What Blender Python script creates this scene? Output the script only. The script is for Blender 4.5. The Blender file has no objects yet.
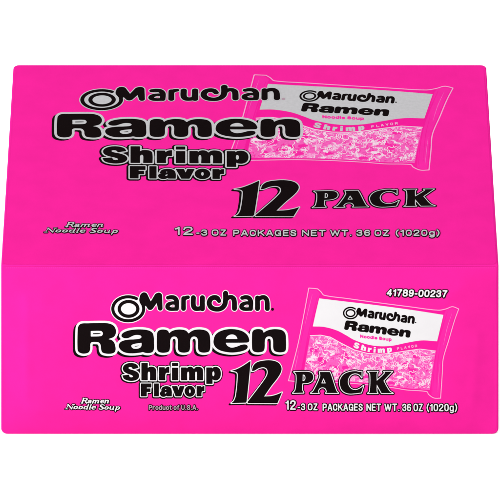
import bpy, bmesh, math, random
import numpy as np
from mathutils import Vector, Matrix

# ------------------------------------------------------------------ camera, light, exposure
SC = bpy.context.scene
W, L, H = 0.390, 0.3032, 0.1618          # carton: width, depth, height in metres
TAPER = 1.018                            # the packed carton is a little wider at its base
PITCH = math.radians(33.0)
Z1 = 12.5 * W                            # distance along the view axis to the front top edge
FPX = 496.4 / W * Z1                     # focal length in units of 1/500 of the frame
CX0 = 249.8                              # picture column of the carton's middle
cp, sp = math.cos(PITCH), math.sin(PITCH)
FWD = np.array([0.0, cp, -sp]); UPV = np.array([0.0, sp, cp]); RGT = np.array([1.0, 0.0, 0.0])
EDGE = np.array([0.0, 0.0, H])
CAM = EDGE - FWD * Z1 + UPV * (15.0 / FPX * Z1) + RGT * ((250 - CX0) / FPX * Z1)

cd = bpy.data.cameras.new('camera')
cd.sensor_width = 36.0
cd.lens = 36.0 * FPX / 500.0
cd.clip_start = 0.05; cd.clip_end = 200
cam = bpy.data.objects.new('camera', cd); SC.collection.objects.link(cam)
cam.location = CAM
cam.rotation_euler = (math.pi / 2 - PITCH, 0, 0)
SC.camera = cam

world = bpy.data.worlds.new('World'); SC.world = world
world.use_nodes = True
bg = world.node_tree.nodes['Background']
bg.inputs['Color'].default_value = (1, 1, 1, 1)
bg.inputs['Strength'].default_value = 0.85

def softbox(name, loc, target, size, power):
    ld = bpy.data.lights.new(name, 'AREA'); ld.shape = 'RECTANGLE'
    ld.size, ld.size_y = size; ld.energy = power; ld.color = (1.0, 0.995, 0.985)
    o = bpy.data.objects.new(name, ld); SC.collection.objects.link(o)
    o.location = loc
    d = Vector(target) - Vector(loc)
    o.rotation_euler = d.to_track_quat('-Z', 'Y').to_euler()
    return o
softbox('key_softbox', (-2.7, -2.3, 1.15), (0, 0, 0.08), (0.9, 0.9), 268)
softbox('overhead_softbox', (0.3, 0.4, 2.8), (0, 0.15, 0), (2.2, 2.2), 74)

SC.view_settings.view_transform = 'Standard'
SC.view_settings.look = 'None'
SC.view_settings.exposure = 0.0
SC.view_settings.gamma = 1.0

# ------------------------------------------------------------------ materials
def material(name, col, rough=0.42, spec=0.25, mottle=0.04, scale=60.0, bump=0.0):
    m = bpy.data.materials.new(name); m.use_nodes = True
    nt = m.node_tree; b = nt.nodes['Principled BSDF']
    b.inputs['Roughness'].default_value = rough
    b.inputs['Specular IOR Level'].default_value = spec
    tc = nt.nodes.new('ShaderNodeTexCoord')
    no = nt.nodes.new('ShaderNodeTexNoise'); no.inputs['Scale'].default_value = scale
    no.inputs['Detail'].default_value = 5
    nt.links.new(tc.outputs['Object'], no.inputs['Vector'])
    rp = nt.nodes.new('ShaderNodeValToRGB')
    rp.color_ramp.elements[0].position = 0.3; rp.color_ramp.elements[1].position = 0.7
    lo = [c * (1 - mottle) for c in col]; hi = [min(1, c * (1 + mottle)) for c in col]
    rp.color_ramp.elements[0].color = (*lo, 1); rp.color_ramp.elements[1].color = (*hi, 1)
    nt.links.new(no.outputs['Fac'], rp.inputs['Fac'])
    nt.links.new(rp.outputs['Color'], b.inputs['Base Color'])
    if bump:
        n2 = nt.nodes.new('ShaderNodeTexNoise'); n2.inputs['Scale'].default_value = 22.0
        n2.inputs['Detail'].default_value = 3
        nt.links.new(tc.outputs['Object'], n2.inputs['Vector'])
        bu = nt.nodes.new('ShaderNodeBump'); bu.inputs['Strength'].default_value = bump
        bu.inputs['Distance'].default_value = 0.002
        nt.links.new(n2.outputs['Fac'], bu.inputs['Height'])
        nt.links.new(bu.outputs['Normal'], b.inputs['Normal'])
    return m

M = {
    'pink':      material('hot_pink_board', (0.415, 0.0086, 0.151), 0.55, 0.0, 0.03, bump=0.10),
    'black':     material('black_ink', (0.0035, 0.0022, 0.0024), 0.5, 0.0),
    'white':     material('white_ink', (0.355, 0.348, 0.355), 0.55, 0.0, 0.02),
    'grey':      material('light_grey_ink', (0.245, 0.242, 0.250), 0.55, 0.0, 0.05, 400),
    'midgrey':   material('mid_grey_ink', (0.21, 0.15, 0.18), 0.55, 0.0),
    'line':      material('pale_pink_ink', (0.39, 0.17, 0.28), 0.55, 0.0),
    'pouch':     material('bright_pink_ink', (0.41, 0.011, 0.165), 0.55, 0.0),
    'pouchdark': material('deep_pink_ink', (0.40, 0.006, 0.145), 0.55, 0.0),
    'noodle':    material('noodle_pink_ink', (0.40, 0.052, 0.215), 0.55, 0.0, 0.1, 500),
    'pale':      material('pale_noodle_ink', (0.40, 0.155, 0.285), 0.55, 0.0, 0.1, 500),
    'cream':     material('white_noodle_ink', (0.39, 0.30, 0.35), 0.55, 0.0, 0.06, 500),
    'perf':      material('perforation_pink', (0.40, 0.020, 0.19), 0.6, 0.1),
    'backdrop':  material('white_paper', (0.93, 0.93, 0.93), 0.9, 0.0, 0.005, 5),
}

# ------------------------------------------------------------------ placing picture measurements on the panels
def knee(t, k, soft=0.35):
    """ramp of length k that turns softly into a plateau at 1"""
    q = t / k
    return 0.5 * (1 + q - np.sqrt((q - 1)**2 + soft**2)) + 0.5 * (math.sqrt(1 + soft**2) - 1)
def front_bulge(x, z):
    """the packs inside press the front panel out into a shallow cushion; zero at its rim"""
    u = np.clip((x / (W / 2) + 1) / 2, 0, 1); v = np.clip(z / H, 0, 1)
    lean = 0.055 + 0.10 * np.clip(v - 0.55, 0, 1)**2 * 4          # its left border slants near the top
    a = knee(u, lean) * knee(1 - u, 0.075) * knee(v, 0.16) * knee(1 - v, 0.13, 0.6)
    r = 0.00018 * np.sin(9*x/W + 3.1) * np.sin(7*z/H + 1.0) * u * (1 - u) * v * (1 - v) * 16
    d = ridges(x / W, z / H, [(.40, .83, .46, .97, .012, .00026), (-.45, .80, -.455, .24, .010, .00022), (-.45, .82, -.385, .77, .010, .00020),
                              (-.45, .18, -.35, .13, .012, .00020), (.06, .15, .30, .07, .014, .00014), (.462, .60, .455, .20, .012, .00016)])
    return np.maximum(0.0046 * np.clip(a, 0, 1.1) + 2*r + 2.4*d * np.clip(6*v*(1 - v), 0, 1), 0)
def ridges(u, v, lines):
    """faint creases of the board: (u0,v0,u1,v1,width,height)"""
    out = 0.0
    for u0, v0, u1, v1, w, hgt in lines:
        ex, ey = u1 - u0, (v1 - v0) * H / W; X, Y = u - u0, (v - v0) * H / W
        t = np.clip((X*ex + Y*ey) / (ex*ex + ey*ey), 0, 1)
        out = out + hgt * np.exp(-((X - t*ex)**2 + (Y - t*ey)**2) / w**2)
    return out
def top_bulge(x, y):
    u = np.clip((x / (W / 2) + 1) / 2, 0, 1); v = np.clip(y / L, 0, 1)
    e = lambda t, k: 1 - np.exp(-t / k)
    a = e(u, 0.05) * e(1 - u, 0.05) * e(v, 0.05) * e(1 - v, 0.05)
    d = ridges(x / W, (L - y) / H, [(-.44, .02, -.38, .35, .03, .0005), (.43, .05, .40, .3, .02, .0002), (-.2, 1.75, .3, 1.8, .03, .00016)])
    return 0.0005 * np.clip(a, 0, 1) + d * np.clip(30*u*(1-u)*v*(1-v), 0, 1)

def rays(px, py):
    return (FWD[None, :] + RGT[None, :] * ((px - 250) / FPX)[:, None]
            - UPV[None, :] * ((py - 250) / FPX)[:, None])
def on_front(px, py, lift):
    r = rays(px, py); d = np.zeros(len(px)) + lift
    for _ in range(4):
        t = (-d - CAM[1]) / r[:, 1]
        p = CAM[None, :] + r * t[:, None]
        d = lift + front_bulge(p[:, 0], p[:, 2])
    return p
def on_top(px, py, lift):
    r = rays(px, py); d = np.zeros(len(px)) + lift
    for _ in range(4):
        t = (H + d - CAM[2]) / r[:, 2]
        p = CAM[None, :] + r * t[:, None]
        d = lift + top_bulge(p[:, 0], p[:, 1])
    return p
BASE = 0.00012            # panels stand this proud of the board core
STEP = 0.00001            # one layer of ink

# ------------------------------------------------------------------ outlines: signed distance fields turned into sheets
def smooth(pts, n=6):
    """closed curve through pts; a third entry marks a corner"""
    P = [np.array(p[:2], float) for p in pts]; C = [len(p) > 2 for p in pts]; N = len(P); out = []
    for i in range(N):
        a, b = P[i], P[(i + 1) % N]; ln = np.linalg.norm(b - a)
        if C[i] and C[(i + 1) % N]:
            out.append(a); continue
        def tan(j):
            if C[j]: return b - a
            q = P[(j + 1) % N] - P[j - 1]; return q / (np.linalg.norm(q) + 1e-9) * ln
        ta, tb = tan(i), tan((i + 1) % N)
        for k in range(n):
            t = k / n
            out.append((2*t**3-3*t**2+1)*a + (t**3-2*t**2+t)*ta + (-2*t**3+3*t**2)*b + (t**3-t**2)*tb)
    return np.array(out)

def segs_of(poly):
    return np.concatenate([poly, np.roll(poly, -1, axis=0)], axis=1)

def field(gx, gy, segs=None, strokes=None, cut=None):
    X, Y = np.meshgrid(gx, gy); d = np.full(X.shape, 1e3)
    if segs is not None and len(segs):
        dd = np.full(X.shape, 1e6); ins = np.zeros(X.shape, bool)
        for x0, y0, x1, y1 in segs:
            ex, ey = x1 - x0, y1 - y0; l2 = ex*ex + ey*ey
            if l2 < 1e-12: continue
            t = np.clip(((X - x0)*ex + (Y - y0)*ey) / l2, 0, 1)
            dd = np.minimum(dd, (X - x0 - t*ex)**2 + (Y - y0 - t*ey)**2)
            if y0 != y1:
                ins ^= ((y0 > Y) != (y1 > Y)) & (X < ex*(Y - y0)/ey + x0)
        dd = np.sqrt(dd); d = np.where(ins, -dd, dd)
    for st in strokes or []:
        for (x0, y0, r0), (x1, y1, r1) in zip(st[:-1], st[1:]):
            ex, ey = x1 - x0, y1 - y0; l2 = max(ex*ex + ey*ey, 1e-12)
            t = np.clip(((X - x0)*ex + (Y - y0)*ey) / l2, 0, 1)
            d = np.minimum(d, np.hypot(X - x0 - t*ex, Y - y0 - t*ey) - (r0 + t*(r1 - r0)))
    if cut is not None:
        d = np.maximum(d, cut(X, Y))
    return d

class Glyph:
    def __init__(s, polys=(), strokes=(), o=(0, 0), k=1.0, tip=None):
        ox, oy = o
        self_segs = [segs_of(smooth([((p[0]/k + ox), (p[1]/k + oy), *p[2:]) for p in c])) for c in polys]
        s.segs = np.concatenate(self_segs) if self_segs else np.zeros((0, 4))
        s.strokes = [[(x/k + ox, y/k + oy, r/k) for x, y, r in st] for st in strokes]
    def box(s):
        xs, ys = [], []
        if len(s.segs): xs += [s.segs[:, 0].min(), s.segs[:, 0].max()]; ys += [s.segs[:, 1].min(), s.segs[:, 1].max()]
        for st in s.strokes:
            for x, y, r in st: xs += [x - r, x + r]; ys += [y - r, y + r]
        return min(xs), min(ys), max(xs), max(ys)
    def affine(s, A):
        g = Glyph(); a = np.array(A, float)       # [[xx,xy,tx],[yx,yy,ty]]
        f = lambda x, y: (a[0,0]*x + a[0,1]*y + a[0,2], a[1,0]*x + a[1,1]*y + a[1,2])
        if len(s.segs):
            q = s.segs; x0, y0 = f(q[:, 0], q[:, 1]); x1, y1 = f(q[:, 2], q[:, 3])
            g.segs = np.stack([x0, y0, x1, y1], 1)
        rs = math.sqrt(abs(a[0,0]*a[1,1] - a[0,1]*a[1,0]))
        g.strokes = [[(*f(x, y), r*rs) for x, y, r in st] for st in s.strokes]
        return g

def supple(st, n=5):
    """open stroke passed through its points as a smooth curve"""
    if len(st) < 3: return st
    P = np.array(st, float); out = []
    for i in range(len(P) - 1):
        a, b = P[i], P[i+1]; ln = np.linalg.norm(b[:2] - a[:2])
        def tan(j):
            if j == 0: q = P[1] - P[0]
            elif j == len(P) - 1: q = P[-1] - P[-2]
            else: q = P[j+1] - P[j-1]
            m = np.linalg.norm(q[:2]) + 1e-9
            return q / m * ln
        ta, tb = tan(i), tan(i + 1); ta[2] = tb[2] = b[2] - a[2]
        for k in range(n):
            t = k / n
            out.append(tuple((2*t**3-3*t**2+1)*a + (t**3-2*t**2+t)*ta + (-2*t**3+3*t**2)*b + (t**3-t**2)*tb))
    return out + [tuple(P[-1])]

class Sheet:
    """a printed outline sampled on a grid"""
    def __init__(s, glyphs, step=0.4, margin=5.0):
        bs = np.array([g.box() for g in glyphs])
        x0, y0 = bs[:, 0].min() - margin, bs[:, 1].min() - margin
        x1, y1 = bs[:, 2].max() + margin, bs[:, 3].max() + margin
        s.gx = np.arange(x0, x1 + step, step); s.gy = np.arange(y0, y1 + step, step)
        s.D = np.full((len(s.gy), len(s.gx)), 1e3)
        for g, b in zip(glyphs, bs):
            i0 = max(0, int((b[0] - margin - x0) / step)); i1 = int((b[2] + margin - x0) / step) + 2
            j0 = max(0, int((b[1] - margin - y0) / step)); j1 = int((b[3] + margin - y0) / step) + 2
            sub = s.D[j0:j1, i0:i1]
            np.minimum(sub, field(s.gx[i0:i1], s.gy[j0:j1], g.segs, g.strokes), out=sub)
    def faces(s, iso=0.0, D=None):
        """2-D polygons of the region D < iso: (verts Nx2, face list)"""
        D = (s.D if D is None else D) - iso
        D = np.where(np.abs(D) < 1e-6, 1e-6, D)
        ny, nx = D.shape; ins = D < 0
        cnt = ins[:-1, :-1].astype(int) + ins[1:, :-1] + ins[:-1, 1:] + ins[1:, 1:]
        vid = {}; verts = []; faces = []
        def gv(j, i):
            k = (j, i)
            if k not in vid: vid[k] = len(verts); verts.append((s.gx[i], s.gy[j]))
            return vid[k]
        def ev(a, b):
            k = (a, b) if a < b else (b, a)
            if k not in vid:
                (j0, i0), (j1, i1) = k; d0, d1 = D[j0, i0], D[j1, i1]; t = d0 / (d0 - d1)
                vid[k] = len(verts)
                verts.append((s.gx[i0] + t*(s.gx[i1] - s.gx[i0]), s.gy[j0] + t*(s.gy[j1] - s.gy[j0])))
            return vid[k]
        for j, i in zip(*np.nonzero(cnt)):
            c = ((j, i), (j, i+1), (j+1, i+1), (j+1, i))
            if cnt[j, i] == 4:
                faces.append([gv(*q) for q in c]); continue
            f = []
            for a in range(4):
                p, q = c[a], c[(a+1) % 4]
                if ins[p]: f.append(gv(*p))
                if ins[p] != ins[q]: f.append(ev(p, q))
            if len(f) > 2: faces.append(f)
        return np.array(verts).reshape(-1, 2), faces

def printed(name, parent, layers, where, warp=None):
    """layers: (verts2d, faces, material key, level, (dx,dy)); one object, each layer a hair above the last"""
    V, F, MI, keys, off = [], [], [], [], 0
    for vs, fs, mk, lev, sh in layers:
        if not len(fs): continue
        x = vs[:, 0] + sh[0]; y = vs[:, 1] + sh[1]
        if warp is not None: x, y = warp(x, y)
        p = where(np.asarray(x), np.asarray(y), BASE + STEP * lev)
        if mk not in keys: keys.append(mk)
        V.append(p); F += [[q + off for q in f] for f in fs]; MI += [keys.index(mk)] * len(fs); off += len(p)
    me = bpy.data.meshes.new(name)
    me.from_pydata(np.concatenate(V).tolist(), [], F)
    for k in keys: me.materials.append(M[k])
    me.polygons.foreach_set('material_index', MI)
    me.polygons.foreach_set('use_smooth', [True] * len(F))
    # picture rows run downwards, so faces must look outwards
    me.update()
    o = bpy.data.objects.new(name, me); SC.collection.objects.link(o)
    n = sum((Vector(pl.normal) for pl in list(me.polygons)[:50]), Vector())
    if n.dot(Vector((0, -1, 1))) < 0: me.flip_normals()
    o.parent = parent
    return o

def aff(sx, sy, fx, fy, tx, ty, tilt=0.0, shear=0.0):
    """front picture coordinates -> another place: scale about (fx,fy), move to (tx,ty)"""
    return lambda x, y: (tx + (x - fx)*sx + (y - fy)*shear, ty + (y - fy)*sy + (x - fx)*tilt)

# ------------------------------------------------------------------ setting
def structure_mesh(name, verts, faces, mat):
    me = bpy.data.meshes.new(name); me.from_pydata(verts, [], faces); me.materials.append(mat)
    for p in me.polygons: p.use_smooth = True
    o = bpy.data.objects.new(name, me); SC.collection.objects.link(o); o['kind'] = 'structure'
    return o
prof = [(-9.0, 0.0), (2.2, 0.0)]
for k in range(1, 17):
    a = k / 16 * math.pi / 2
    prof.append((2.2 + 1.6 * math.sin(a), 1.6 - 1.6 * math.cos(a)))
prof.append((3.8, 6.0))
bv, bf = [], []
for y, z in prof: bv += [(-7, y, z), (7, y, z)]
for i in range(len(prof) - 1): bf.append((2*i, 2*i+1, 2*i+3, 2*i+2))
structure_mesh('backdrop', bv, bf, M['backdrop'])

# ------------------------------------------------------------------ the carton
carton = bpy.data.objects.new('noodle_carton', None); SC.collection.objects.link(carton)
carton['label'] = 'hot pink shrimp ramen carton with black and white lettering on a white surface'
carton['category'] = 'box'

def carton_body():
    bm = bmesh.new()
    t, b = W / 2 * 1.002, W / 2 * TAPER * 1.002
    co = [(-b, 0, 0), (b, 0, 0), (b, L, 0), (-b, L, 0), (-t, 0, H), (t, 0, H), (t, L, H), (-t, L, H)]
    v = [bm.verts.new(c) for c in co]
    for f in ((0, 3, 2, 1), (4, 5, 6, 7), (0, 1, 5, 4), (1, 2, 6, 5), (2, 3, 7, 6), (3, 0, 4, 7)):
        bm.faces.new([v[i] for i in f])
    bm.verts.index_update()
    big = {frozenset((0, 3)), frozenset((1, 2)), frozenset((2, 6)), frozenset((3, 7))}
    bmesh.ops.bevel(bm, geom=[e for e in bm.edges if frozenset(q.index for q in e.verts) in big], offset=0.0052, segments=7,
                    profile=0.5, affect='EDGES', clamp_overlap=True)
    bm.normal_update()
    rim = set()
    for f in bm.faces:
        if f.normal.y < -0.95 or f.normal.z > 0.95: rim |= set(f.edges)
    bmesh.ops.bevel(bm, geom=list(rim), offset=0.0012, segments=4, profile=0.5, affect='EDGES', clamp_overlap=True)
    me = bpy.data.meshes.new('carton_body'); bm.to_mesh(me); bm.free()
    me.materials.append(M['pink'])
    o = bpy.data.objects.new('carton_body', me); SC.collection.objects.link(o)
    wn = o.modifiers.new('face_normals', 'WEIGHTED_NORMAL'); wn.weight = 100
    for p in me.polygons: p.use_smooth = True
    o.parent = carton
    return o
carton_body()

def panel(name, outline, where):
    g = Glyph([outline]); s = Sheet([g], 2.5, 4.0)
    vs, fs = s.faces(0.0)
    return printed(name, carton, [(vs, fs, 'pink', 0, (0, 0))], where)
# rims of the two panels that show, as measured on the picture
front_panel = panel('front_panel', [(3.1, 266.4, 1), (496.5, 266.4, 1), (496.5, 426.5), (494.6, 430.8), (490, 432.8),
                                    (9.6, 432.8), (5.0, 430.8), (3.1, 426.5)], on_front)
top_panel = panel('top_panel', [(16.6, 70), (18.2, 67.4), (22, 66.4), (478, 66.4), (482.2, 67.4), (483.8, 70),
                                (496.4, 264.1, 1), (3.2, 264.1, 1)], on_top)

# ------------------------------------------------------------------ letter shapes (measured in enlarged picture units)
c = 1
Z = 500 / 60
RAMEN = [
  Glyph([[(64,80),(72,48),(95,30),(150,27),(250,25),(320,28),(362,46),(382,80),(382,112),(366,140),(335,154),(316,160,c),
          (345,166),(368,188),(378,220),(380,248),(370,270),(340,281),(300,280),(270,270),(259,245),(256,212),(240,188),(205,183),
          (180,186),(170,200),(168,245),(155,270),(125,280),(95,278),(70,264),(62,235)],
         [(173,92,c),(255,91),(271,102),(273,120),(258,134),(173,138,c)]], o=(70,320), k=Z),
  Glyph([[(54,135),(62,112),(98,92),(150,81),(220,78),(280,87),(312,107),(323,140),(325,190),(325,238),(315,264),(290,275),
          (258,275),(232,268),(212,272),(150,278),(90,273),(50,252),(32,222),(38,192),(64,174),(108,164),(165,161),(206,155),(220,143),
          (213,130),(190,125),(163,127),(135,139),(108,151),(76,151)],
         [(136,215),(152,202),(186,195),(221,190,c),(221,212),(210,230),(180,240),(150,236)]], o=(115,320), k=Z),
  Glyph([[(-25,120),(-18,95),(5,81),(40,80),(65,89),(77,110,c),(96,94),(130,82),(172,79),(215,88),(239,112,c),(258,96),(290,82),
          (340,79),(388,91),(412,120),(418,160),(418,238),(408,262),(382,271),(350,271),(326,261),(317,236),(316,172),(306,146),
          (285,138),(264,145),(252,170),(250,238),(240,262),(215,271),(182,271),(158,261),(149,236),(149,172),(140,146),(120,138),
          (98,145),(86,170),(83,238),(72,263),(45,272),(10,272),(-15,262),(-25,238)]], o=(160,320), k=Z),
  Glyph([[(112,180),(130,122),(182,88),(260,75),(340,88),(390,120),(411,165),(404,184),(380,189),(214,190,c),(228,214),(262,230),
          (305,222),(345,207),(378,204),(397,217),(390,241),(350,260),(280,271),(220,267),(160,250),(124,220)],
         [(214,158,c),(225,138),(248,124),(275,121),(300,134),(313,158,c)]], o=(200,320), k=Z),
  Glyph([[(100,120),(106,94),(125,79),(165,76),(188,86),(197,106,c),(218,92),(252,80),(300,76),(350,85),(376,110),(383,150),
          (384,235),(375,260),(350,269),(313,268),(286,256),(277,230),(275,172),(265,145),(243,137),(220,144),(208,170),(205,235),
          (195,259),(165,269),(130,268),(108,256),(100,230)]], o=(240,320), k=Z),
]
MARU = [
  Glyph(strokes=[[(320,95,28),(312,128,26),(322,165,18)], [(326,92,30),(376,184,24)], [(380,184,22),(438,94,26)], [(448,92,28),(460,194,19)]], o=(105,285), k=Z),
  Glyph(strokes=[[(66,106,15),(95,102,17),(125,110,18),(139,138,19),(139,198,17)], [(139,152,14),(100,150,13),(68,165,17),(64,186,18),(88,200,15),(132,200,14)]], o=(160,285), k=Z),
  Glyph(strokes=[[(196,112,18),(196,196,19)], [(197,128,16),(212,108,16),(234,102,14)]], o=(160,285), k=Z),
  Glyph(strokes=[[(278,106,20),(278,168,20),(290,192,20),(316,198,18),(345,188,18),(352,160,20)], [(353,106,20),(353,198,20)]], o=(160,285), k=Z),
  Glyph(strokes=[[(34,132,17),(18,110,20),(-10,104,19),(-38,120,20),(-48,155,20),(-30,188,20),(15,203,18),(55,193,19),(80,165,20),(88,125,20),(88,70,21)],
                 [(88,128,18),(110,106,17),(138,102,18),(158,122,20),(162,195,20)]], o=(215,285), k=Z),
  Glyph(strokes=[[(226,108,15),(255,102,17),(284,110,18),(298,138,19),(298,198,17)], [(298,152,14),(258,150,13),(226,166,17),(222,186,18),(246,200,15),(292,200,14)]], o=(215,285), k=Z),
  Glyph(strokes=[[(354,108,19),(354,196,20)], [(356,128,16),(378,108,17),(412,104,18),(432,128,19),(436,196,20)]], o=(215,285), k=Z),
]
REG = Glyph(strokes=[[(479 + 9*math.cos(a*math.pi/4), 203 + 9*math.sin(a*math.pi/4), 3.4) for a in range(9)], [(479,199,3),(479,207,3)]], o=(215,285), k=Z)
def ellipse(cx, cy, rx, ry, n=28, a0=0.0, a1=2*math.pi):
    return [(cx + rx*math.cos(a0 + (a1-a0)*i/n), cy + ry*math.sin(a0 + (a1-a0)*i/n)) for i in range(n)]
for g in MARU: g.strokes = [[(x, y, r + 0.13) for x, y, r in supple(st)] for st in g.strokes]
EMB_O = (110, 290); EMB_K = 12.5
def arc_stroke(cx, cy, rx, ry, r, a0, a1, n=40):
    return [(cx + rx*math.cos(math.radians(a0 + (a1-a0)*i/n)), cy + ry*math.sin(math.radians(a0 + (a1-a0)*i/n)), r) for i in range(n+1)]
EMBLEM_DISC = Glyph([ellipse(228, 235, 212, 170)], o=EMB_O, k=EMB_K)
EMBLEM_RINGS = Glyph(strokes=[arc_stroke(228, 235, 193, 150, 20, -14, 302), arc_stroke(232, 236, 116, 92, 21, 0, 360)], o=EMB_O, k=EMB_K)

S1, S2 = dict(o=(115,355), k=Z), dict(o=(165,355), k=Z)
def bar(*r): return [[(r[0],r[1],c),(r[2],r[1],c),(r[2],r[3],c),(r[0],r[3],c)]]
SHRIMP = [
  Glyph([[(193,106,c),(150,116,c),(140,102),(122,98),(110,107),(120,119),(160,132),(190,150),(199,176),(184,201),(150,213),(110,211),
          (76,196),(65,172,c),(114,166,c),(122,184),(140,188),(152,179),(140,166),(100,151),(75,134),(68,108),(82,84),(116,70),(158,72),(184,86)]], **S1),
  Glyph([[(222,68,c),(271,68,c),(271,114,c),(286,102),(310,100),(334,111),(341,140),(341,208,c),(293,208,c),(293,146),(284,136),(274,142),(271,156),(271,208,c),(222,208,c)]], **S1),
  Glyph([[(369,104,c),(412,104,c),(414,122,c),(430,105),(450,100,c),(450,146,c),(426,148),(417,166),(417,208,c),(369,208,c)]], **S1),
  Glyph(bar(60,108,108,208), **S2), Glyph(bar(60,68,108,90), **S2),
  Glyph([[(136,106,c),(178,106,c),(180,120,c),(195,103),(222,102),(242,121,c),(256,104),(284,101),(308,112),(315,140),(315,208,c),
          (268,208,c),(268,146),(258,136),(249,150),(249,208,c),(202,208,c),(202,146),(192,136),(183,150),(183,208,c),(136,208,c)]], **S2),
  Glyph([[(346,106,c),(389,106,c),(391,119,c),(406,104),(434,103),(455,120),(463,155),(455,190),(434,208),(410,208),(394,199,c),(394,238,c),(346,238,c)],
         [(394,142),(404,134),(413,146),(413,168),(404,179),(394,172)]], **S2),
]
FLAVOR = [
  Glyph([[(218,240,c),(301,240,c),(301,268,c),(262,268,c),(262,281,c),(293,281,c),(293,306,c),(262,306,c),(262,342,c),(218,342,c)]], **S1),
  Glyph(bar(328,240,363,342), **S1),
  Glyph([[(386,294,c),(398,271),(430,262),(458,271),(470,296),(471,342,c),(433,342,c),(431,334,c),(410,346),(387,341),(377,320),(388,303),
          (412,297),(430,290),(427,283),(418,283),(415,294,c)], [(430,305,c),(416,309),(412,319),(420,324),(430,316)]], **S1),
  Glyph([[(60,262,c),(101,262,c),(112,302,c),(124,262,c),(160,262,c),(132,342,c),(90,342,c)]], **S2),
  Glyph([ellipse(207,302,41,43,16), ellipse(207,302,10,19,10)], **S2),
  Glyph([[(266,262,c),(300,262,c),(301,280,c),(312,265),(326,261,c),(326,299,c),(308,301),(302,315),(302,342,c),(266,342,c)]], **S2),
]
T1 = dict(o=(222,355), k=500/70)
TWELVE = [
  Glyph([[(203,42,c),(203,60),(192,180),(176,332,c),(170,341,c),(66,344,c),(84,328),(99,290),(112,155),(106,124),(66,113,c),(105,101),(150,77)]], **T1),
  Glyph([[(213,116,c),(222,80),(246,54),(290,41),(350,38),(400,53),(424,86),(422,120),(396,166),(352,222),(301,296,c),(350,293),(395,281),
          (429,266,c),(396,345,c),(186,344,c),(182,336,c),(250,248),(310,166),(326,128),(319,99),(296,88),(262,95),(232,112)]], **T1),
]
P1, P2 = dict(o=(285,365), k=Z), dict(o=(335,365), k=500/65)
PACK = [
  Glyph([[(74,57,c),(185,55),(222,66),(237,97),(227,131),(195,150),(146,155,c),(144,205),(156,232,c),(64,235,c),(86,205),(94,85)],
         [(149,80,c),(163,86),(169,108),(162,128),(148,134,c)]], **P1),
  Glyph([[(287,57,c),(374,57,c),(386,85),(428,212),(446,235,c),(338,235,c),(346,224),(340,203),(326,190),(300,190),(284,203),(276,222),(284,235,c),
          (213,235,c),(238,212),(292,95)], [(321,112,c),(338,152,c),(304,152,c)]], **P1),
  Glyph([[(206,49,c),(206,98,c),(188,76),(155,66),(122,78),(102,110),(102,146),(122,179),(155,191),(190,180),(220,158,c),(203,213,c),(160,219),
          (100,220),(57,198),(37,150),(40,110),(66,72),(110,52),(160,46),(188,52)]], **P2),
  Glyph([[(252,50,c),(330,50,c),(322,66),(322,120,c),(382,62),(376,50,c),(442,50,c),(426,66),(374,122,c),(418,198),(447,218,c),(358,218,c),(322,152,c),
          (322,205),(330,218,c),(252,218,c),(266,203),(269,68)]], **P2),
]
# italic fat-face letters for the small "Ramen Noodle Soup" lines: strokes on a 0..1 body, y down, baseline 1
def sk(*p): return list(p)
b_, h_ = 0.10, 0.035
ITAL = {
 'R': (0.86, [[(.17,.05,b_),(.17,.97,b_)], [(.05,.03,h_),(.45,.03,h_),(.62,.12,.08),(.64,.30,.10),(.50,.47,.05),(.22,.50,h_)], [(.45,.52,.06),(.60,.75,.10),(.76,.97,.09)], [(.02,.98,h_),(.32,.98,h_)]]),
 'N': (0.92, [[(.14,.04,h_),(.14,.98,h_)], [(.12,.05,.09),(.72,.92,.10)], [(.74,.04,h_),(.74,.95,h_)], [(.0,.98,h_),(.28,.98,h_)], [(.60,.03,h_),(.88,.03,h_)]]),
 'S': (0.70, [[(.56,.20,.05),(.48,.05,.05),(.28,.02,.05),(.12,.15,.09),(.18,.36,.10),(.45,.58,.11),(.56,.76,.10),(.42,.95,.06),(.20,.97,.05),(.07,.78,.05)]]),
 'a': (0.66, [[(.12,.50,.07),(.25,.40,.04),(.40,.46,.08),(.43,.60,.09),(.43,.92,.09),(.56,.96,.03)], [(.42,.64,.03),(.18,.72,.06),(.10,.84,.09),(.20,.96,.05),(.42,.88,.03)]]),
 'm': (1.10, [[(.14,.42,.09),(.14,.96,.09)], [(.18,.52,.03),(.34,.40,.05),(.46,.50,.09),(.46,.96,.09)], [(.50,.52,.03),(.66,.40,.05),(.80,.50,.09),(.80,.92,.09),(.94,.96,.03)]]),
 'n': (0.78, [[(.14,.42,.09),(.14,.96,.09)], [(.18,.52,.03),(.36,.40,.05),(.48,.50,.09),(.48,.92,.09),(.62,.96,.03)]]),
 'e': (0.60, [[(.12,.70,.04),(.46,.66,.03),(.44,.47,.07),(.28,.39,.04),(.13,.52,.09),(.10,.72,.10),(.22,.93,.07),(.36,.97,.04),(.50,.86,.03)]]),
 'o': (0.64, [[(.12,.55,.09),(.11,.80,.09),(.28,.97,.04),(.45,.80,.09),(.46,.55,.09),(.29,.39,.04),(.12,.55,.09)]]),
 'd': (0.70, [[(.46,.03,.08),(.46,.96,.09)], [(.42,.50,.03),(.26,.40,.04),(.12,.55,.09),(.11,.80,.09),(.24,.96,.05),(.44,.86,.03)], [(.46,.94,.05),(.60,.96,.03)]]),
 'l': (0.36, [[(.14,.03,.08),(.14,.94,.09),(.26,.96,.03)]]),
 'u': (0.76, [[(.13,.42,.09),(.13,.82,.09),(.26,.97,.05),(.44,.86,.03)], [(.48,.42,.09),(.48,.94,.09),(.60,.96,.03)]]),
 'p': (0.70, [[(.15,.42,.09),(.15,1.28,.09)], [(.18,.52,.03),(.34,.40,.05),(.48,.55,.09),(.47,.80,.09),(.34,.97,.05),(.18,.88,.03)]]),
}
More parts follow.
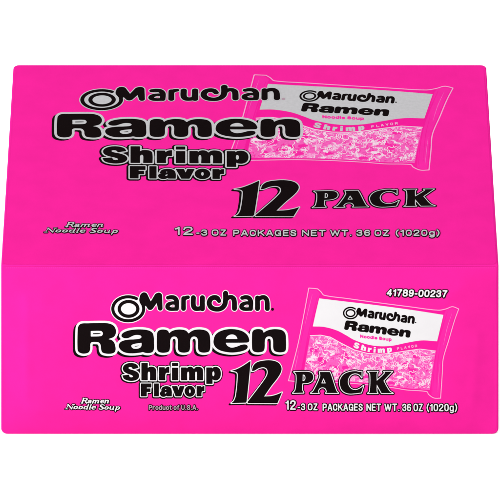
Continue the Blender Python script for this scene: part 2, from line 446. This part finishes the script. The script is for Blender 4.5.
def italic(text, x0, x1, y0, y1, slant=0.28, tilt=0.0):
    pen = 0.0; out = []
    for ch in text:
        if ch == ' ': pen += 0.30; continue
        w, st = ITAL[ch]; out.append((pen, st)); pen += w - .07
    k = (x1 - x0) / pen; hh = y1 - y0
    gl = []
    for p0, st in out:
        gl.append(Glyph(strokes=[[(x0 + (p0 + x)*k + (1 - y)*hh*slant, y0 + y*hh + tilt*((p0 + x)*k), r*hh*1.3 + .05) for x, y, r in q] for q in st]))
    return gl

# condensed grotesque for the small print: centre lines on a body with caps from 0 (top) to 1 (baseline)
def loop(x0, y0, x1, y1, a0=0, a1=360, n=20, e=0.72):
    q = []
    for i in range(n + 1):
        t = math.radians(a0 + (a1 - a0)*i/n); ct, st = math.cos(t), math.sin(t)
        q.append(((x0+x1)/2 + (x1-x0)/2*math.copysign(abs(ct)**e, ct), (y0+y1)/2 + (y1-y0)/2*math.copysign(abs(st)**e, st)))
    return q
GROT = {
 '0': (.50, [loop(0,0,.5,1)]), 'O': (.58, [loop(0,0,.58,1)]),
 '1': (.24, [[(.0,.22),(.12,.16),(.22,.0),(.22,1)]]),
 '2': (.50, [[(.0,.30),(.04,.10),(.16,.0),(.34,.0),(.47,.10),(.49,.28),(.42,.46),(.10,.78),(.0,1),(.5,1)]]),
 '3': (.50, [[(.0,.24),(.08,.04),(.25,.0),(.42,.05),(.48,.22),(.42,.42),(.22,.47)], [(.22,.47),(.44,.53),(.5,.74),(.43,.94),(.25,1),(.07,.95),(.0,.74)]]),
 '4': (.54, [[(.40,1),(.40,.0),(.0,.70),(.54,.70)]]),
 '6': (.50, [[(.48,.20),(.40,.03),(.25,.0),(.08,.08),(.0,.36),(.0,.70),(.08,.94),(.25,1),(.43,.94),(.5,.70),(.42,.48),(.25,.43),(.07,.50),(.0,.66)]]),
 '7': (.48, [[(.0,.0),(.48,.0),(.28,.42),(.16,1)]]),
 '8': (.50, [loop(.03,0,.47,.46), loop(0,.46,.5,1)]),
 '9': (.50, [[(.02,.80),(.10,.97),(.25,1),(.42,.92),(.5,.64),(.5,.30),(.42,.06),(.25,.0),(.07,.06),(.0,.30),(.08,.52),(.25,.57),(.43,.50),(.5,.34)]]),
 '-': (.22, [[(.0,.62),(.22,.62)]]), '.': (.06, [[(.03,.97),(.04,.97)]]),
 'P': (.50, [[(.0,1),(.0,.0),(.32,.0),(.46,.08),(.5,.27),(.46,.47),(.32,.56),(.0,.56)]]),
 'A': (.58, [[(.0,1),(.26,.0),(.32,.0),(.58,1)], [(.12,.70),(.46,.70)]]),
 'C': (.52, [[(.52,.34),(.47,.08),(.27,.0),(.07,.08),(.0,.32),(.0,.68),(.07,.92),(.27,1),(.46,.92),(.52,.66)]]),
 'G': (.54, [[(.52,.30),(.46,.06),(.27,.0),(.07,.08),(.0,.32),(.0,.68),(.07,.92),(.27,1),(.46,.90),(.52,.78),(.52,.56),(.32,.56)], [(.52,.6),(.52,1)]]),
 'K': (.56, [[(.0,.0),(.0,1)], [(.52,.0),(.04,.56)], [(.20,.40),(.56,1)]]),
 'E': (.44, [[(.44,.0),(.0,.0),(.0,1),(.44,1)], [(.0,.48),(.40,.48)]]),
 'S': (.50, [[(.48,.26),(.42,.06),(.25,.0),(.07,.07),(.02,.25),(.10,.41),(.38,.54),(.49,.70),(.45,.92),(.25,1),(.07,.94),(.0,.72)]]),
 'N': (.54, [[(.0,1),(.0,.0),(.54,1),(.54,.0)]]), 'T': (.52, [[(.0,.0),(.52,.0)], [(.26,.0),(.26,1)]]),
 'W': (.84, [[(.0,.0),(.20,1),(.42,.08),(.64,1),(.84,.0)]]), 'Z': (.50, [[(.02,.0),(.48,.0),(.0,1),(.5,1)]]),
 'U': (.54, [[(.0,.0),(.0,.74),(.08,.94),(.27,1),(.46,.94),(.54,.74),(.54,.0)]]),
 'F': (.44, [[(.44,.0),(.0,.0),(.0,1)], [(.0,.50),(.38,.50)]]), 'L': (.42, [[(.0,.0),(.0,1),(.42,1)]]),
 'V': (.56, [[(.0,.0),(.28,1),(.56,.0)]]), 'R': (.54, [[(.0,1),(.0,.0),(.34,.0),(.48,.08),(.5,.26),(.46,.44),(.34,.52),(.0,.52)], [(.34,.54),(.54,1)]]),
 '(': (.20, [[(.20,-.06),(.05,.20),(.0,.52),(.05,.86),(.20,1.16)]]), ')': (.20, [[(.0,-.06),(.15,.20),(.20,.52),(.15,.86),(.0,1.16)]]),
 'g': (.46, [loop(0,.30,.46,1), [(.46,.30),(.46,1.14),(.38,1.28),(.22,1.32),(.04,1.24)]]),
 'r': (.30, [[(.0,.30),(.0,1)], [(.0,.52),(.12,.34),(.30,.31)]]), 'o': (.44, [loop(0,.30,.44,1)]), 'd': (.44, [loop(0,.30,.44,1), [(.44,.0),(.44,1)]]),
 'u': (.44, [[(.0,.30),(.0,.82),(.10,.98),(.26,.98),(.44,.80)], [(.44,.30),(.44,1)]]),
 'c': (.42, [[(.42,.50),(.36,.34),(.21,.30),(.05,.38),(.0,.55),(.0,.75),(.06,.94),(.21,1),(.36,.94),(.42,.78)]]),
 't': (.28, [[(.10,.08),(.10,.86),(.16,.98),(.28,.99)], [(.0,.32),(.27,.32)]]), 'f': (.28, [[(.28,.0),(.16,.02),(.10,.16),(.10,1)], [(.0,.32),(.26,.32)]]),
 'l': (.0, [[(.0,.0),(.0,1)]]), 'e': (.44, [[(.02,.66),(.44,.64),(.40,.40),(.22,.30),(.05,.38),(.0,.64),(.05,.92),(.22,1),(.42,.88)]]),
 'p': (.44, [loop(0,.30,.44,1), [(.0,.30),(.0,1.34)]]),
}
def small(text, x0, x1, ytop, ybase, r=0.45, slant=0.0, tilt=0.0, gap=0.30):
    """caps reach from ytop to ybase, ink from x0 to x1, pen radius r (picture units)"""
    pen = 0.0; lay = []
    for ch in text:
        if ch == ' ': pen += .28; continue
        w, st = GROT[ch]; lay.append((pen, st)); pen += w + gap
    pen -= gap
    kx = (x1 - x0 - 2*r) / max(pen, 1e-6); ky = ybase - ytop - 2*r; sts = []
    for p0, st in lay:
        for q in st:
            sts.append([(x0 + r + (p0 + x)*kx + (1 - y)*ky*slant, ytop + r + y*ky + (p0 + x)*kx*tilt, r) for x, y in q])
    return Glyph(strokes=sts)

# ------------------------------------------------------------------ lettering on both panels
ramen = Sheet(RAMEN, 0.4, 6); maru = Sheet(MARU, 0.35); shrimp = Sheet(SHRIMP, 0.35); flavor = Sheet(FLAVOR, 0.35)
twelve = Sheet(TWELVE, 0.4); pack = Sheet(PACK, 0.35); disc = Sheet([EMBLEM_DISC], 0.35); rings = Sheet([EMBLEM_RINGS], 0.35, 2)
reg = Sheet([REG], 0.2, 2)
LV = 12
def lettering(panel_obj, where, pale, warps):
    o0 = (0, 0)
    printed('product_lettering', panel_obj, [(*ramen.faces(2.25), 'black', LV-.6, (-2.2, 1.8)), (*ramen.faces(2.25), 'black', LV-.3, (-1.1, .9)), (*ramen.faces(2.25), pale, LV+1, o0),
            (*ramen.faces(0), 'black', LV+2, o0)], where, warps['ramen'])
    printed('brand_lettering', panel_obj, [(*maru.faces(0.8), pale, LV+3, o0), (*maru.faces(0.0), 'black', LV+4, o0),
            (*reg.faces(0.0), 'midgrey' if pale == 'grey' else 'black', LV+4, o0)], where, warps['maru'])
    d = disc.D
    printed('ring_emblem', panel_obj, [(*disc.faces(0.85), pale, LV+3.5, o0), (*rings.faces(0.0), 'black', LV+4.5, o0)], where, warps['maru'])
    so = (-0.35, 0.35)
    printed('flavor_lettering', panel_obj, [(*shrimp.faces(2.5), 'black', LV+3, so), (*flavor.faces(2.2), 'black', LV+3.3, so),
            (*shrimp.faces(1.4), pale, LV+4, o0), (*flavor.faces(1.2), pale, LV+4.3, o0),
            (*shrimp.faces(0.32), 'black', LV+5, o0), (*flavor.faces(0.36), 'black', LV+5.3, o0)], where, warps['shrimp'])
    printed('count_numerals', panel_obj, [(*twelve.faces(0.85), 'black', LV+6, (-1.8, 1.4)), (*twelve.faces(0.85), 'black', LV+6.4, (-.9, .7)), (*twelve.faces(0.85), pale, LV+7, o0),
            (*twelve.faces(0.0), 'black', LV+8, o0)], where, warps['twelve'])
    printed('pack_lettering', panel_obj, [(*pack.faces(1.7), 'black', LV+6, (-0.15, 0.15)), (*pack.faces(0.62), pale, LV+7, o0),
            (*pack.faces(-0.12), 'black', LV+8, o0)], where, warps['pack'])
ident = lambda x, y: (x, y)
lettering(front_panel, on_front, 'white', dict.fromkeys(('ramen', 'maru', 'shrimp', 'twelve', 'pack'), ident))
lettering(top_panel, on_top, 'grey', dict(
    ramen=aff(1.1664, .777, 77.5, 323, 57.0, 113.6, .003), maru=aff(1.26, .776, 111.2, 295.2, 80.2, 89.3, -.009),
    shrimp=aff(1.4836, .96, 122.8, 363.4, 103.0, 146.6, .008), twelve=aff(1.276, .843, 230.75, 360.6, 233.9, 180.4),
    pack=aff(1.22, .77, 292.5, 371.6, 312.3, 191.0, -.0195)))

def small_print(name, panel_obj, where, glyphs, fill, out=0.8, step=0.25, lev=LV+9, shift=(0.1, 0.2)):
    s = Sheet(glyphs, step, 3); D = s.D.copy()
    b = 0.0
    return printed(name, panel_obj, [(*s.faces(b + out), 'black', lev, shift), (*s.faces(b), fill, lev+1, (0, 0))], where)

small_print('weight_lettering', front_panel, on_front, [
    small('12', 285.4, 295.8, 400.3, 409.8, .72), small('-3 OZ', 297.6, 317.6, 403.4, 410.2, .57), small('PACKAGES', 322.6, 362.8, 403.6, 410.8, .6),
    small('NET', 366.4, 381.0, 403.6, 411.0, .6), small('WT.', 384.4, 399.6, 403.6, 411.1, .6), small('36 OZ', 402.2, 422.8, 403.7, 411.2, .6),
    small('(1020g)', 426.6, 457.2, 403.8, 411.2, .6)], 'white', .95)
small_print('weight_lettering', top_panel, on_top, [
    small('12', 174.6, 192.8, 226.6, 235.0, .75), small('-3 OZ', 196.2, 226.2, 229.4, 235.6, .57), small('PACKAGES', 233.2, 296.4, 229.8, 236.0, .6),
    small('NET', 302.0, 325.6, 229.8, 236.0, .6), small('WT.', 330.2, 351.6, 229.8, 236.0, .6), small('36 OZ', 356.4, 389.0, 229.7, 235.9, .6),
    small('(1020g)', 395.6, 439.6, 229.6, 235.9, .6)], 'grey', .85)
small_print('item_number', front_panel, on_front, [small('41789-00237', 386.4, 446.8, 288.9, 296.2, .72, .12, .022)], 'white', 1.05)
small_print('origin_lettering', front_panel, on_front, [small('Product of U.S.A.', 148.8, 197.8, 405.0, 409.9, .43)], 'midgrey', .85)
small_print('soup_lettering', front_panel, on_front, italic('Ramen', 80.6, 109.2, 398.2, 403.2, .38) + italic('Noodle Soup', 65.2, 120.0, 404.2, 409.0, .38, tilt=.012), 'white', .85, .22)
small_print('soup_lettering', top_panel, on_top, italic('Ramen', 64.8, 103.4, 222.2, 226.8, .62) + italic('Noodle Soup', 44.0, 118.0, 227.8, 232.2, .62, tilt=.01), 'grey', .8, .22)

# ------------------------------------------------------------------ picture of the noodle pouch printed on both panels
OUT = [(308.8,288),(317.6,288.8),(321,291.8),(324,295.2),(346.4,298.4),(375,302.3),(410,306.8),(438,310.2),(446,308.9),(452.4,306.7),(458.7,308.9),
       (454.2,321.5),(448.8,340),(443.2,359),(442.2,375),(440.6,398.2),(434,398),(428.6,394.4),(426.8,391.6),(407,390),(393.4,387.8),(366,384.6),(340,382.6),
       (300,381.6),(288.4,380.8),(292.8,365),(298.5,342),(303.2,318)]
CORN = {0,1,10,15,24}
body = Glyph([[(x, y, *( (1,) if i in CORN else ())) for i, (x, y) in enumerate(OUT)]])
bsh = Sheet([body], 0.5, 3)
LABEL = Glyph([[(319.2,298.4,c),(346,301.6),(375,305.0),(412,310.0),(443.4,314.9,c),(440.5,327),(437.1,341.3,c),(422,340.4),(407.4,342.6),(393,345.6),(380,346.2),
                (367.4,344.4),(354,339.8),(346,335.2),(336.8,330.4),(324,326.9),(312.8,326.4,c),(316,312)]])
WINDOW = Glyph([[(310.2,335.8,c),(320.8,335.4),(330.4,337.4),(341,343.4),(354.4,350.2),(367.2,353.6),(380,354.4),(391,353.6),(407,351),(419.8,349.2),(435.8,351.2,c),
                 (432.6,370),(429.8,390.0,c),(407,388.2),(385,385.2),(352,381.8),(330,380.4),(303,379.0,c),(304.8,366)]])
lsh = Sheet([LABEL], 0.35, 2); wsh = Sheet([WINDOW], 0.35, 2)
RIGHT_SEAL = Glyph([[(446.0,310.5),(452.6,308.3),(457.2,309.8,c),(452.6,322),(447.4,340),(441.7,359),(440.6,376),(439.3,396.8,c),(434.4,396.6),(431.4,394.8,c),(433,370),(438.4,343),(443.8,318)]])
LEFT_SEAL = Glyph([[(309.8,289.5,c),(316.6,290.2),(320,293.8,c),(314.4,312),(309.4,334),(303,360),(299.5,380.2,c),(290.4,379.6,c),(294.6,362),(304.8,318)]])
folds = Sheet([Glyph(strokes=[supple(q) for q in ([(447.4,312,.2),(443,326,.45),(437.4,346,.4),(434,370,.3),(432.6,392,.2)], [(317.4,296,.2),(311.6,320,.5),(306,346,.4),(302,372,.2)],
    [(441.5,338,.1),(437.8,362,.3),(436.4,388,.1)], [(308,308,.1),(303.4,330,.3),(298,356,.1)])])], .25, 1.5)
glints = Sheet([Glyph(strokes=[supple(q) for q in ([(452,313,.1),(447.2,328,.35),(443.4,345,.1)], [(440,362,.1),(438.6,378,.3),(437.8,392,.1)], [(312.4,294,.1),(308.4,310,.35),(304.6,326,.1)], [(301,342,.1),(296.4,362,.3),(293.6,376,.1)])])], .25, 1.5)
rs, ls = Sheet([RIGHT_SEAL], 0.4, 2), Sheet([LEFT_SEAL], 0.4, 2)

rng = random.Random(7)
def squiggles(n, r, span, lo=1, hi=1):
    """wavy strands, in bundles of lo..hi that run side by side"""
    out = []
    for _ in range(n):
        x0, y0 = rng.uniform(302, 437), rng.uniform(333, 391); a0 = rng.uniform(0, 6.28); k = rng.choice((-1, 1)) * rng.uniform(.25, .8)
        ln = rng.randint(*span); flip = rng.randint(3, 6)
        for b in range(rng.randint(lo, hi)):
            x, y, a = x0 - 1.5*b*math.sin(a0), y0 + 1.5*b*math.cos(a0)*.85, a0 + rng.uniform(-.12, .12); st = []; kk = k
            rr = r * rng.uniform(.75, 1.2)
            for q in range(ln):
                st.append((x, y, rr)); x += .85*math.cos(a); y += .72*math.sin(a); a += kk
                if q % flip == flip - 1: kk = -kk
            out.append(st)
    return out
def blobs(n, r0, r1, seedpts=None):
    out = []
    for i in range(n):
        x, y = seedpts[i] if seedpts else (rng.uniform(303, 436), rng.uniform(334, 390))
        a = rng.uniform(-.5, .5); l = rng.uniform(1.0, 3.0); r = rng.uniform(r0, r1)
        out.append([(x, y, r), (x + l*math.cos(a), y + l*math.sin(a), r*.8), (x + 1.7*l*math.cos(a), y + 1.7*l*math.sin(a) + .6, r*.5)])
    return out
def window_layer(strokes, inset=0.5):
    D = np.full(wsh.D.shape, 1e3); h = wsh.gx[1] - wsh.gx[0]
    for st in strokes:
        q = np.array(st); m = 2.0 + q[:, 2].max()
        i0, i1 = [int(np.clip((t - wsh.gx[0]) / h, 0, len(wsh.gx))) for t in (q[:, 0].min() - m, q[:, 0].max() + m)]
        j0, j1 = [int(np.clip((t - wsh.gy[0]) / h, 0, len(wsh.gy))) for t in (q[:, 1].min() - m, q[:, 1].max() + m)]
        if i1 - i0 > 1 and j1 - j0 > 1:
            D[j0:j1, i0:i1] = np.minimum(D[j0:j1, i0:i1], field(wsh.gx[i0:i1], wsh.gy[j0:j1], None, [st]))
    return wsh.faces(0.0, np.maximum(D, wsh.D + inset))
paleL = window_layer(squiggles(330, .40, (6, 13), 1, 2))
deepL = window_layer(blobs(18, .9, 1.9) + blobs(9, 2.2, 3.6, [(322,362),(328,371),(334,368),(345,357),(405,366),(412,372),(316,374),(340,376),(312,350)]) + squiggles(260, .26, (4, 9)))
creamL = window_layer(squiggles(300, .27, (6, 15), 1, 2) + blobs(10, .8, 1.6, [(309,359),(312,357),(353,357),(358,360),(318,343),(331,355),(362,374),(384,360),(345,372),(398,377)]))
topline = Sheet([Glyph(strokes=[[(310.2,335.6,.35),(320.8,335.2,.4),(330.4,337.2,.45),(341,343.2,.45),(354.4,350.0,.45),(367.2,353.4,.4),(380,354.2,.4),(391,353.4,.4),(407,350.8,.35),(419.8,349.0,.3),(435.8,351.0,.3)]])], .3, 2)

# words on the pouch, running slightly downhill
A_R = [[.3127, -.059, 0], [.0408, .295, 0]]
A_R[0][2] = 344.2 - (.3127*77.5 - .059*353.5); A_R[1][2] = 329.4 - (.0408*77.5 + .295*353.5)
A_M = [[.446, -.080, 0], [.058, .46, 0]]
A_M[0][2] = 359.0 - (.446*146.4 - .080*310); A_M[1][2] = 316.2 - (.058*146.4 + .46*310)
p_ramen = Sheet([g.affine(A_R) for g in RAMEN], .25, 2)
p_maru = Sheet([g.affine(A_M) for g in MARU] + [Glyph(strokes=[[(415.6,322.6,.35),(415.8,322.7,.35)]])], .22, 2)
E = np.array(A_M); ec = E[:, :2] @ np.array([128.3, 308.8]) + E[:, 2] + np.array([-.5, -1.5])
p_ring = Sheet([Glyph(strokes=[arc_stroke(ec[0], ec[1], 6.9, 5.6, .75, -20, 312), arc_stroke(ec[0], ec[1], 4.3, 3.4, .75, 0, 360)])], .2, 2)
def turned(g, cx, cy, ang):
    ca, sa = math.cos(ang), math.sin(ang)
    return g.affine([[ca, -sa, cx], [sa, ca, cy]])
shr = []
for idx, (x, y, ang, kx) in enumerate([(355.6,348.0,22,.34), (363.0,350.6,15,.34), (369.2,352.0,10,.34), (374.4,352.6,5,.32), (381.4,352.8,-1,.32), (389.8,352.0,-6,.32)]):
    parts = {3: SHRIMP[3:5], 4: SHRIMP[5:6], 5: SHRIMP[6:7]}.get(idx, SHRIMP[idx:idx+1])
    bx = np.array([g.box() for g in parts]); mx = (bx[:, 0].min() + bx[:, 2].max()) / 2
    for g in parts:
        shr.append(turned(g.affine([[kx, 0, -mx*kx], [0, .32, -380.3*.32]]), x, y, math.radians(ang)))
flv = []
for ch, (x, y, ang) in zip('FLAVOR', [(398.4,350.0,-9),(402.2,349.4,-9),(405.6,348.8,-9),(409.2,348.2,-8),(412.6,347.7,-7),(416.2,347.3,-6)]):
    flv.append(turned(small(ch, -1.15, 1.15, -2.7, 0, .3), x, y, math.radians(ang)))
nsp = small('Noodle Soup', 360.2, 391.6, 334.5, 338.0, .5, -.05, .105)
shr_s, flv_s, nsp_s = Sheet(shr, .22, 2), Sheet(flv, .2, 2), Sheet([nsp], .2, 2)

def pouch_picture(panel_obj, where, pale, warp):
    o0 = (0, 0)
    ring = np.abs(bsh.D) - 0.42
    printed('pouch_picture', panel_obj, [
        (*bsh.faces(0.0), 'pouchdark', 1, o0), (*rs.faces(0), 'pouch', 2, o0), (*ls.faces(0), 'pouch', 2, o0),
        (*bsh.faces(0.0, ring), 'line', 3, o0), (*folds.faces(0), 'pouchdark', 3, o0), (*glints.faces(0), 'noodle', 3, o0), (*lsh.faces(0), pale, 3, o0), (*wsh.faces(0), 'noodle', 3, o0),
        (*paleL, 'pale', 4, o0), (*deepL, 'pouch', 5, o0), (*creamL, 'cream', 6, o0), (*topline.faces(0), 'cream', 7, o0),
        (*p_maru.faces(0.22), 'black', 8, o0), (*p_ramen.faces(0.28), 'black', 8, o0), (*p_ring.faces(0), 'black', 8, o0),
        (*shr_s.faces(.1), pale, 8, o0), (*flv_s.faces(0), 'line', 8, o0), (*nsp_s.faces(0), 'pouch', 8, o0)], where, warp)
pouch_picture(front_panel, on_front, 'white', ident)
src = np.array([[308.8,288,1],[458.7,308.9,1],[440.6,398.2,1]]); dst = np.array([[254.2,74.8],[453.0,88.0],[429.0,170.0]])
K = np.linalg.solve(src, dst)
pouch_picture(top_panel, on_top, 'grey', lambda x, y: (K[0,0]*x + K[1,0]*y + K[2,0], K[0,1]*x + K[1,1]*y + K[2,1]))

# row of tiny perforation nicks just under the fold
dash = []
x = 6.0
while x < 494:
    dash.append([(x, 267.9, .22), (x + .9, 267.9, .22)]); x += 2.05
ps = Sheet([Glyph(strokes=[q]) for q in dash], .3, 1.0)
printed('perforation', front_panel, [(*ps.faces(0), 'perf', 1, (0, 0))], on_front)
